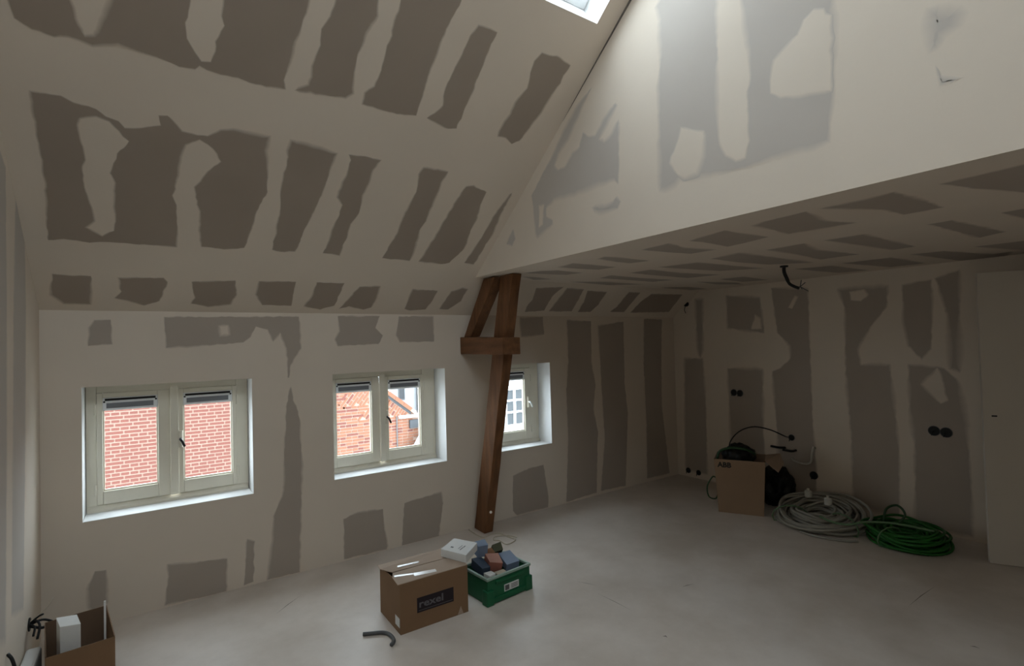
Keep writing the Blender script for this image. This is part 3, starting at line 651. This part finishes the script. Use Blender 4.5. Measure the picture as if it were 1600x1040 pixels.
carton('blue_sleeve', 'flat blue grey carton at the right end of the crate', 'carton', [(1.955,-1.085,.215),(1.930,-1.225,.190),(2.035,-1.222,.190),(2.050,-1.085,.215)], .05, M['blue'])
carton('olive_carton', 'small dark olive carton tilted at the back of the crate', 'carton', [(1.935,-1.035,.262),(1.930,-1.075,.225),(1.995,-1.085,.232),(2.005,-1.040,.270)], .055, M['olive'])
carton('brown_carton', 'small rusty brown carton between blue and olive cartons', 'carton', [(1.878,-1.035,.245),(1.873,-1.075,.228),(1.928,-1.085,.228),(1.932,-1.035,.245)], .06, M['orange'])
carton('pale_carton', 'small pale carton against the crate\'s near left corner', 'carton', [(1.752,-1.218,.182),(1.760,-1.276,.180),(1.812,-1.268,.180),(1.806,-1.222,.182)], .03, M['cardwhite'])
carton('cable_clip_box', 'small grey beige carton at the near edge of the crate', 'carton', [(1.828,-1.225,.170),(1.828,-1.272,.168),(1.90,-1.266,.168),(1.90,-1.225,.170)], .03, M['beige'])

# ------------------------------------------------------------------ pipe offcut on the floor
hp = [(.988,-1.128,.011),(1.029,-1.150,.011),(1.080,-1.178,.011),(1.105,-1.213,.011),(1.111,-1.267,.011),(1.102,-1.308,.011),(1.077,-1.331,.011)]
tag(MB().tube(curve_pts(hp, 6), .0105, 8).build('conduit_offcut', M['grey'], smooth=True), 'short curved grey conduit offcut on the floor before the cardboard box', 'pipe')

# ------------------------------------------------------------------ open box in the left corner
lx = thing('open_cardboard_box', 'open brown cardboard box in the left corner', 'box', (-.312, -.61, 0), math.atan2(.03, .23))
hw, hd, hh = .130, .215, .25; tilt = .0
def panel(nm, lo, hi, m=None): return MB().box(lo, hi).build(nm, m or M['card'], lx)
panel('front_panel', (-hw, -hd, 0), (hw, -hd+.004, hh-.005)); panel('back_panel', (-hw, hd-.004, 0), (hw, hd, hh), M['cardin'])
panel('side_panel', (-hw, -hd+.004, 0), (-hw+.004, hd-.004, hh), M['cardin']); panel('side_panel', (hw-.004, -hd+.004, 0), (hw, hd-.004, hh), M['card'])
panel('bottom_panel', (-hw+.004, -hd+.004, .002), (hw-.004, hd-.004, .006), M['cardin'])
t_, lid, c, ex, ey, n = carton('white_carton', 'upright white carton standing inside the open left corner box', 'carton',
    [(-.400,-.600,.330),(-.372,-.730,.330),(-.292,-.752,.330),(-.318,-.622,.330)], .320, M['cardwhite'])
tag(MB().box((-.208, -.655, .01), (-.199, -.646, .375)).build('white_stick', M['cardwhite']), 'thin white strip upright in the open left corner box', 'strip')
tag(MB().box((-.530, -.80, .0), (-.470, -.48, .165)).build('white_packet', M['cardwhite'], bevel=.012), 'pale packet squeezed between left wall and open box', 'packet')
wt = thing('wire_tails', 'black wire tails sticking out of the left wall above the open box', 'wires', (XL, -.37, .243))
for k, (pts, m_, r_) in enumerate([
    ([(0,0,0),(.03,-.02,.02),(.05,-.05,.0),(.045,-.09,-.05)], 'black', .006), ([(0,.005,0),(.04,-.01,.035),(.06,-.02,.045)], 'black', .005),
    ([(0,-.01,0),(.05,0,.01),(.085,.01,-.01),(.1,.02,-.03)], 'black', .006), ([(0,-.01,.005),(.03,-.05,.0),(.03,-.09,-.03)], 'black', .005),
    ([(0,0,.01),(.06,.03,.05),(.09,.06,.09)], 'beige', .003), ([(0,-.015,.0),(.05,-.04,-.015),(.07,-.03,-.02)], 'black', .007)]):
    MB().tube(curve_pts(pts, 5), r_, 6).build('wire', M[m_], wt, smooth=True)
MB().tube([(0.0005,0,0),(.006,0,0)], .034, 14).build('box_ring', M['black'], wt)
tag(MB().tube(curve_pts([(XL+.002,-.88,.33),(XL+.02,-.89,.30),(XL+.03,-.90,.24),(XL+.02,-.91,.12),(XL+.03,-.93,.008)], 6), .007, 6).build('black_cable', M['black'], smooth=True), 'black cable hanging down the left wall at the frame corner', 'cable')

# ------------------------------------------------------------------ far cardboard box
fx = Vector((4.444, -1.129, 0)); rx = Vector((4.630, -1.473, 0)); ang = math.atan2(rx.y-fx.y, rx.x-fx.x)
fb = thing('far_cardboard_box', 'tall cardboard box marked in black by the back wall, holding black foil', 'box', fx, ang)
FW, FD, FH = .391, .33, .505; b_ = .03
def taper(lo, hi, m, nm):
    mb = MB().box(lo, hi); o = mb.build(nm, m, fb)
    for v in o.data.vertices:
        k = v.co.z/FH; v.co.x += (v.co.x/FW-.5)*.05*k; v.co.y += -.02*k if v.co.y < FD/2 else .02*k
    return o
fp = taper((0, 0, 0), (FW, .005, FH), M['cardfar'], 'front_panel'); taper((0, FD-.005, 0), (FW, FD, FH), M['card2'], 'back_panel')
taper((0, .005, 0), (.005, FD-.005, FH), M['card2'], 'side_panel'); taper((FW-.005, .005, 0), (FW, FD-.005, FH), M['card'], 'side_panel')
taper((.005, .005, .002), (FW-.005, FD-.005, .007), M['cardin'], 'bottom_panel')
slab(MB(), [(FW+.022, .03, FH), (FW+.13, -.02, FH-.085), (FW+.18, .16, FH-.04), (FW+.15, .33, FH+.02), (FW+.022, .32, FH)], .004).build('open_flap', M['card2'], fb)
tm = text_mesh('ABB', .066, 'lettering', bold=.0025); o = obj('lettering', tm, M['ink'], fb); o.location = (.008, -.0205, FH-.072); o.rotation_euler = (math.pi/2, 0, 0)
# black foil heaped in and behind it
def heap(name, label, cat, c, r, m, seed, amt=.28, lo=None):
    me = bpy.data.meshes.new(name); bm = bmesh.new(); bmesh.ops.create_icosphere(bm, subdivisions=4, radius=1)
    for v in bm.verts:
        d = v.co.normalized(); k = 1 + amt*noise.noise(d*2.3+Vector((seed, 0, 0))) + amt*.5*noise.noise(d*6+Vector((0, seed, 0)))
        v.co = Vector((d.x*r[0]*k, d.y*r[1]*k, d.z*r[2]*k))
        if lo is not None: v.co.z = max(v.co.z, lo - c[2])
    bm.to_mesh(me); bm.free(); me.polygons.foreach_set('use_smooth', [True]*len(me.polygons)); o = obj(name, me, m); o.location = c; return tag(o, label, cat)
u_ = Vector((math.cos(ang), math.sin(ang), 0)); v_ = Vector((-math.sin(ang), math.cos(ang), 0))
pt = lambda a, b, z: fx + u_*a + v_*b + Vector((0, 0, z))
heap('black_foil', 'crumpled black foil bulging from the far cardboard box', 'foil', pt(.185, .165, .500), (.172, .138, .125), M['blackbag'], 3)
heap('black_bag', 'slumped black bag between far box and back wall', 'bag', (5.09, -1.36, .17), (.15, .15, .22), M['blackbag'], 8, .3, .002)
hs = [pt(.0, .02, .50), pt(.03, .03, .575), pt(.13, .02, .612), pt(.26, .04, .600), pt(.33, .1, .55)]
tag(MB().tube(curve_pts(hs, 8), .012, 8).build('green_hose', M['gcable2'], smooth=True), 'dark green hose laid across the foil in the far box', 'hose')
arc = [pt(.10, .10, .56), pt(.12, .12, .66), pt(.20, .16, .75), pt(.32, .22, .79), pt(.46, .28, .76), pt(.58, .33, .70), (5.30, -1.37, .635)]
tag(MB().tube(curve_pts(arc, 8), .006, 6).build('arched_cable', M['black'], smooth=True), 'thin black cable arching from the far box to the back wall', 'cable')
lp = [pt(-.005, .1, .28), pt(-.05, .08, .31), pt(-.10, .05, .22), pt(-.09, .06, .12), pt(-.03, .08, .10), pt(-.005, .1, .16)]
tag(MB().tube(curve_pts(lp, 8), .007, 6).build('cable_loop', M['gcable2'], smooth=True), 'loop of dark cable at the left side of the far box', 'cable')

# wall boxes, pipe stubs and cables
def wall_box(y, z, label, group, r=.034):
    t_ = thing('socket_box', label, 'socket', (XB, y, z), 0, group)
    MB().tube([(-.004, 0, 0), (-.0004, 0, 0)], r, 18).build('box_cup', M['black'], t_)
    mb = MB()
    for k in range(16):
        a0, a1 = 2*math.pi*k/16, 2*math.pi*(k+1)/16
        for (r0, r1) in ((r, r+.004),):
            P = [(-.006, r0*math.cos(a0), r0*math.sin(a0)), (-.006, r1*math.cos(a0), r1*math.sin(a0)), (-.006, r1*math.cos(a1), r1*math.sin(a1)), (-.006, r0*math.cos(a1), r0*math.sin(a1))]
            mb.add(P + [(-.0005, p[1], p[2]) for p in P], [(0,1,2,3),(7,6,5,4),(0,4,5,1),(1,5,6,2),(2,6,7,3),(3,7,4,0)])
    mb.build('box_ring', M['grey'], t_)
    MB().tube(curve_pts([(-.004, 0, 0), (-.03, .006, -.01), (-.028, .012, -.035)], 4), .004, 5).build('wire', M['black'], t_, smooth=True)
    return t_
wall_box(-.784, 1.050, 'left black socket box of the pair above the far cardboard box', 'socket boxes above the far box')
wall_box(-.857, 1.047, 'right black socket box of the pair above the far cardboard box', 'socket boxes above the far box')
wall_box(-2.572, .842, 'left black socket box of the pair near the door', 'socket boxes near the door', .038)
wall_box(-2.652, .838, 'right black socket box of the pair near the door', 'socket boxes near the door', .038)
wall_box(-.150, .075, 'black socket box near the floor, closest to the back corner', 'socket boxes near the floor', .030)
wall_box(-.293, .072, 'black socket box near the floor, closer to the far box', 'socket boxes near the floor', .028)
wall_box(-1.400, .632, 'black socket box where the arched cable ends', 'boxes behind the far box', .028)
wall_box(-1.602, .290, 'black socket box low behind the black bag', 'boxes behind the far box', .036)
tp = thing('corner_wire', 'black wire stub with round box high in the back corner', 'wires', (XB, -.205, 2.08))
MB().tube([(-.02, 0, 0), (-.0005, 0, 0)], .030, 14).build('box_cup', M['black'], tp)
MB().tube(curve_pts([(-.001, -.01, .09), (-.035, -.015, .08), (-.045, -.005, .055), (-.02, 0, .02)], 5), .013, 6).build('wire', M['black'], tp, smooth=True)
MB().tube(curve_pts([(-.02, .005, -.02), (-.03, .012, -.07), (-.015, .008, -.11)], 5), .004, 5).build('wire', M['black'], tp, smooth=True)
def stub(name, label, cat, pts, r, m): return tag(MB().tube(curve_pts(pts, 6), r, 8).build(name, m, smooth=True), label, cat)
stub('pipe_hook', 'pale bent pipe hooked out of the back wall above the black bag', 'pipe', [(XB-.001,-1.62,.56),(5.27,-1.63,.57),(5.24,-1.63,.52),(5.23,-1.62,.44),(5.24,-1.56,.41),(5.26,-1.45,.415),(XB-.001,-1.40,.42)], .011, M['tailpipe'])
stub('pipe_stub', 'short black pipe stub on the back wall, upper one behind the flap', 'pipe', [(XB-.001,-1.33,.52),(5.26,-1.30,.525),(5.25,-1.22,.53)], .012, M['black'])
stub('pipe_stub', 'short black pipe stub on the back wall, lower one behind the flap', 'pipe', [(XB-.001,-1.44,.51),(5.27,-1.42,.505),(5.25,-1.34,.51)], .012, M['black'])
# cable from the low ceiling
cc = thing('ceiling_cable', 'black cable hanging from the low ceiling with bare wire ends', 'cable', (4.17, -1.978, ZC))
MB().tube([(0, 0, -.012), (0, 0, -.0005)], .030, 12).build('ceiling_cup', M['black'], cc)
MB().tube(curve_pts([(0,0,-.005),(.0,.0,-.05),(.012,-.012,-.10),(.015,-.03,-.145),(.02,-.06,-.17),(.02,-.10,-.19)], 6), [.014]*16+[.012]*15, 7).build('cable_sheath', M['black'], cc, smooth=True)
for e in ((.0,-.13,-.13), (.02,-.15,-.15), (.02,-.17,-.22), (.03,-.12,-.20)):
    MB().tube(curve_pts([(.02,-.095,-.187),(.018,-.11,-.18),e], 4), .0035, 5).build('wire_end', M['grey'], cc, smooth=True)

# ------------------------------------------------------------------ conduit coils
def coil(name, label, cat, c, R, n, dr, hgt, r, m, tiltx=0, tilty=0, ecc=1.0, seed=1, tie=None):
    t_ = thing(name, label, cat, c); rnd = random.Random(seed)
    Mr = Matrix.Rotation(tilty, 4, 'Y') @ Matrix.Rotation(tiltx, 4, 'X')
    for k in range(n):
        ph = rnd.uniform(0, 6.28); rr = R - dr*rnd.random(); zz = r + (hgt-2*r)*rnd.random()
        ox, oy = rnd.uniform(-.02, .02), rnd.uniform(-.02, .02); a1, a2 = rnd.uniform(.0, .025), rnd.uniform(0, .03); p1, p2 = rnd.uniform(0, 6.28), rnd.uniform(0, 6.28)
        pts = []
        for i in range(56):
            a = 2*math.pi*i/56
            q = Vector((ox + (rr + a1*math.sin(2*a+p1))*math.cos(a), oy + (rr + a1*math.cos(3*a+p2))*math.sin(a)*ecc, max(r, zz + a2*math.sin(a+p1) + .01*math.sin(3*a+p2))))
            q = Mr @ q; q.z = max(q.z, r); pts.append(q)
        MB().tube(pts, r, 6, closed=True).build('conduit_turn', m if k % 5 else m, t_, smooth=True)
    for a in (tie or []):
        q = Mr @ Vector((math.cos(a)*(R-dr*.5), math.sin(a)*(R-dr*.5)*ecc, hgt*.5)); pts = []
        e = Vector((math.cos(a), math.sin(a)*ecc, 0)).normalized()
        for i in range(14):
            b = 2*math.pi*i/14; v = q + e*(dr*.5+.035)*math.cos(b) + Vector((0,0,1))*(hgt*.5+.03)*math.sin(b); v.z = max(v.z, .004); pts.append(v)
        MB().tube(pts, .006, 5, closed=True).build('tie_wire', M['gcable_pale'], t_, smooth=True)
    return t_
coil('white_conduit_coil', 'off white flexible conduit coiled against the back wall', 'conduit coil', (4.865, -1.865, 0), .360, 46, .23, .135, .0115, M['wcable'], 0, -.14, 1.0, 4, (4.3, 2.3))
coil('green_conduit_coil', 'bright green conduit coil on the floor near the door', 'conduit coil', (4.895, -2.490, 0), .262, 40, .19, .12, .010, M['gcable'], 0, -.05, 1.0, 9, (2.8,))
tl = [(4.90,-2.33,.13),(4.95,-2.34,.22),(5.0,-2.40,.25),(5.0,-2.45,.19),(4.96,-2.42,.12)]
stub('green_tail', 'dark green conduit end curling up from the green coil', 'conduit', tl, .009, M['gcable2'])
stub('pale_tail', 'pale conduit end crossing from the white coil onto the green coil', 'conduit', [(4.64,-1.96,.125),(4.61,-2.06,.115),(4.63,-2.17,.115),(4.70,-2.27,.145),(4.78,-2.40,.158),(4.82,-2.54,.158),(4.86,-2.68,.150)], .009, M['gcable_pale'])
stub('floor_tail', 'pale conduit end lying on the floor before the two coils', 'conduit', [(4.48,-1.87,.010),(4.465,-1.99,.010),(4.50,-2.11,.010),(4.545,-2.20,.010),(4.60,-2.26,.012)], .009, M['wcable'])
# two white caps in the coil
for (x, y, z, lb_) in ((4.93,-1.73,.215,'small white fitting resting on the white coil, left one'), (4.86,-1.93,.205,'small white fitting resting on the white coil, right one')):
    t_ = thing('white_fitting', lb_, 'fitting', (x, y, z), 0, 'white fittings on the coil')
    MB().tube([(0,0,-.03),(0,0,.02),(.0,.0,.03)], [.030,.030,.020], 12).build('fitting_cup', M['tailpipe'], t_)
    MB().tube([(0,0,.03),(.0,.0,.045)], .012, 10).build('fitting_neck', M['tailpipe'], t_)

# ------------------------------------------------------------------ outside: brick gable, white house, street
GY = 6.0
CS = -.772; CX, CZ = 3.96, .776
cop = lambda x: CZ + CS*(x-CX)                # right verge of the gable
XA = 1.5; ZA = cop(XA)
copx = lambda x: cop(x if x > XA else 2*XA-x)
g = thing('brick_gable', 'red brick gable with slanting brick courses seen through the first two windows', 'building', (0, 0, 0))
mb = MB().prism([(4.62, -6), (4.62, .17), (4.50, cop(4.50)-.10), (XA, ZA-.10), (-1.62, copx(-1.62)-.10), (-1.62, -6)], 'y', GY, GY+.35)
mb.build('mortar_wall', M['mortar'], g)
T1 = [(2.97, .55), (4.25, .55), (3.45, 1.17)]; T2 = [(3.30, .25), (4.60, .25), (4.235, .549), (3.66, .549)]
T0 = [(2.05, 1.25), (3.33, 1.25), (2.53, 1.87)]
def inpoly(x, z, P):
    c = False; j = len(P)-1
    for i in range(len(P)):
        if (P[i][1] > z) != (P[j][1] > z) and x < (P[j][0]-P[i][0])*(z-P[i][1])/(P[j][1]-P[i][1])+P[i][0]: c = not c
        j = i
    return c
GL = [(-.256,.041),(.188,.490),(1.241,1.538),(1.685,1.987),(2.79,3.15)]
def seen(x, z):
    t = (FY-CAM.y)/(GY-CAM.y); xx = CAM.x+(x-CAM.x)*t; zz = CAM.z+(z-CAM.z)*t
    return .755 < zz < 1.30 and any(a_-.01 < xx < b2+.01 for a_, b2 in GL)
CHH = .0585; bh = .038
bricks = []
row = 0; z = -3.2
while z < ZA:
    L_ = .212 if row % 2 == 0 else .098; pitch = L_+.018; x = -1.60 + (.06 if row % 2 else 0) + ((row//2) % 2)*.115
    while x < 4.60:
        xc, zc = x+L_/2, z+bh/2
        top = min(copx(xc-L_/2), copx(xc+L_/2)) - .16
        if zc < top and xc+L_/2 < 4.60 and not any(inpoly(xc, zc, T) for T in (T0, T1, T2)):
            bricks.append((xc, zc, L_, 0.0))
        x += pitch
    z += CHH; row += 1
ta = math.atan2(.79, .61)
for T in (T0, T1, T2):
    gx, gz = sum(p[0] for p in T)/len(T), sum(p[1] for p in T)/len(T)
    TE = [(gx+(p[0]-gx)*1.07, gz+(p[1]-gz)*1.09) for p in T]
    o0 = Vector((T[0][0], T[0][1]))
    du = Vector((math.cos(ta), math.sin(ta))); dv = Vector((math.sin(ta), -math.cos(ta)))
    for j in range(0, 30):
        for i in range(-6, 8):
            q = o0 + du*(i*.23 + (j % 2)*.115) + dv*(j*CHH-.02)
            ok = [inpoly(p.x, p.y, TE) and p.y < cop(p.x)-.15 for p in (q-du*.055, q+du*.055)]
            if all(ok): bricks.append((q.x, q.y, .205, ta))
            elif ok[0]: bricks.append((q.x-du.x*.055, q.y-du.y*.055, .095, ta))
            elif ok[1]: bricks.append((q.x+du.x*.055, q.y+du.y*.055, .095, ta))
bmesh_cache = {}
def brick_mesh(L_, a):
    k = (round(L_, 3), round(a, 2))
    if k not in bmesh_cache:
        mb = MB().box((-L_/2, -.012, -bh/2), (L_/2, .02, bh/2), M=Matrix.Rotation(-a, 4, 'Y'))
        ms = []
        for mm in ('brick', 'brick2'):
            me = mb.mesh('brick'); me.materials.append(M[mm]); ms.append(me)
        bmesh_cache[k] = ms
    return bmesh_cache[k]
vis = [b for b in bricks if seen(b[0], b[1])]
vis.sort(key=lambda b: -b[2]); vis = vis[:300]; vs_ = set(vis)
rest = MB()
rr_ = random.Random(5)
for b in bricks:
    k = 0 if (b[0] < 2 or rr_.random() < .2) else 1
    if b in vs_:
        o = obj('brick', brick_mesh(b[2], b[3])[k], None, g); o.location = (b[0], GY+rr_.uniform(-.003, .003), b[1])
    else:
        Mx = Matrix.Translation((b[0], GY, b[1])) @ Matrix.Rotation(-b[3], 4, 'Y')
        rest.box((-b[2]/2, -.012, -bh/2), (b[2]/2, .02, bh/2), k, Mx)
o = rest.build('brickwork', [M['brick'], M['brick2']], g, fix=False); o['kind'] = 'stuff'
# verge of the gable: two brick bands, stone kneeler, gutter
def band(nm, off0, off1, y0, m, x0, x1):
    P = [(x0, copx(x0)-off1), (x1, copx(x1)-off1), (x1, copx(x1)-off0), (x0, copx(x0)-off0)]
    return MB().prism(P, 'y', y0, GY+.35).build(nm, m, g)
band('verge_course', .00, .095, GY-.05, M['mortar'], XA, 4.56); band('verge_course', .00, .095, GY-.05, M['mortar'], -1.62, XA)
band('tile_edge', .10, .155, GY-.02, M['slate'], 2.0, 4.44)
e_ = Vector((1, 0, CS)).normalized(); ea = math.atan2(CS, 1)
vm = MB().box((-.105, -.012, -.036), (.105, .02, .036), M=Matrix.Rotation(-ea, 4, 'Y')).mesh('brick'); vm.materials.append(M['brick2'])
x = 2.6
while x < 4.48:
    o = obj('brick', vm, None, g); o.location = (x, GY-.05, cop(x)-.045); x += .222*e_.x
MB().box((4.17, GY-.08, .195), (4.66, GY+.30, .250)).build('kneeler_stone', M['white'], g)
MB().box((4.40, GY-.06, -.03), (4.64, GY+.25, .14)).build('gutter_box', M['slate'], g)
mb = MB().tube([(4.125, GY-.03, .24), (4.125, GY-.03, -3.0)], .012, 6); mb.build('down_wire', M['grey'], g)
# low annex roof in front of the gable, lower right
an = thing('annex_roof', 'pale barge board and grey roof of a low annex beside the gable', 'roof', (0, 0, 0))
MB().prism([(4.62, .0), (4.72, .0), (4.10, -.95), (4.00, -.95)], 'y', GY-.30, GY-.22).build('barge_board', M['facade'], an)
MB().prism([(4.72, .0), (6.6, .0), (6.6, -.95), (4.10, -.95)], 'y', GY-.28, GY-.10).build('roof_slope', M['slate'], an)
MB().prism([(4.02, -.95), (6.6, -.95), (6.6, -6), (4.02, -6)], 'y', GY-.26, GY-.12).build('annex_wall', M['facade'], an)
# white house further back
HY = 9.0
h_ = thing('white_house', 'pale rendered house with white sash window behind the gable', 'building', (0, 0, 0))
us_, vs2 = rect_holes_grid([(8.82, 9.64, -.92, .36)], 5.2, 14, -6, 1.5)
mb = MB(); grid_sheet(mb, us_, vs2, [(8.82, 9.64, -.92, .36)], lambda u, v, d: (u, HY+d, v), .14, False); mb.build('house_wall', M['facade'], h_, fix=False)
MB().box((5.2, HY-.15, 1.5), (14, HY+.3, 1.62)).build('eaves_board', M['white'], h_)
wn = MB(); ring(wn, 8.84, 9.62, -.90, .34, .09, .09, .09, .09, HY+.02, HY+.10)
wn.box((9.19, HY+.02, -.81), (9.26, HY+.10, .25))
for zz in (-.46, -.10): wn.box((8.93, HY+.025, zz), (9.53, HY+.095, zz+.055))
wn = wn.build('sash_window', M['white'], h_)
for x0, x1 in ((8.93, 9.19), (9.26, 9.53)):
    for z0, z1 in ((-.81, -.46), (-.405, -.10), (-.045, .25)): MB().box((x0, HY+.06, z0), (x1, HY+.07, z1)).build('pane', M['darkglass'], wn)
MB().box((8.76, HY-.06, -.98), (9.70, HY+.05, -.90)).build('window_ledge', M['white'], h_)
wn = ring(MB(), 5.42, 5.60, .24, 1.10, .02, .02, .03, .03, HY-.02, HY+.02).build('narrow_window', M['grey'], h_)
MB().box((5.44, HY-.012, .27), (5.58, HY-.002, 1.07)).build('pane', M['slate'], wn)
MB().tube([(5.95, HY-.06, 1.5), (5.95, HY-.06, -6)], .035, 8).build('downpipe', M['slate'], h_)
tag(MB().box((-30, .4, -6.3), (30, 40, -6.0)).build('street', M['street']), 'street far below between the houses', kind='structure')
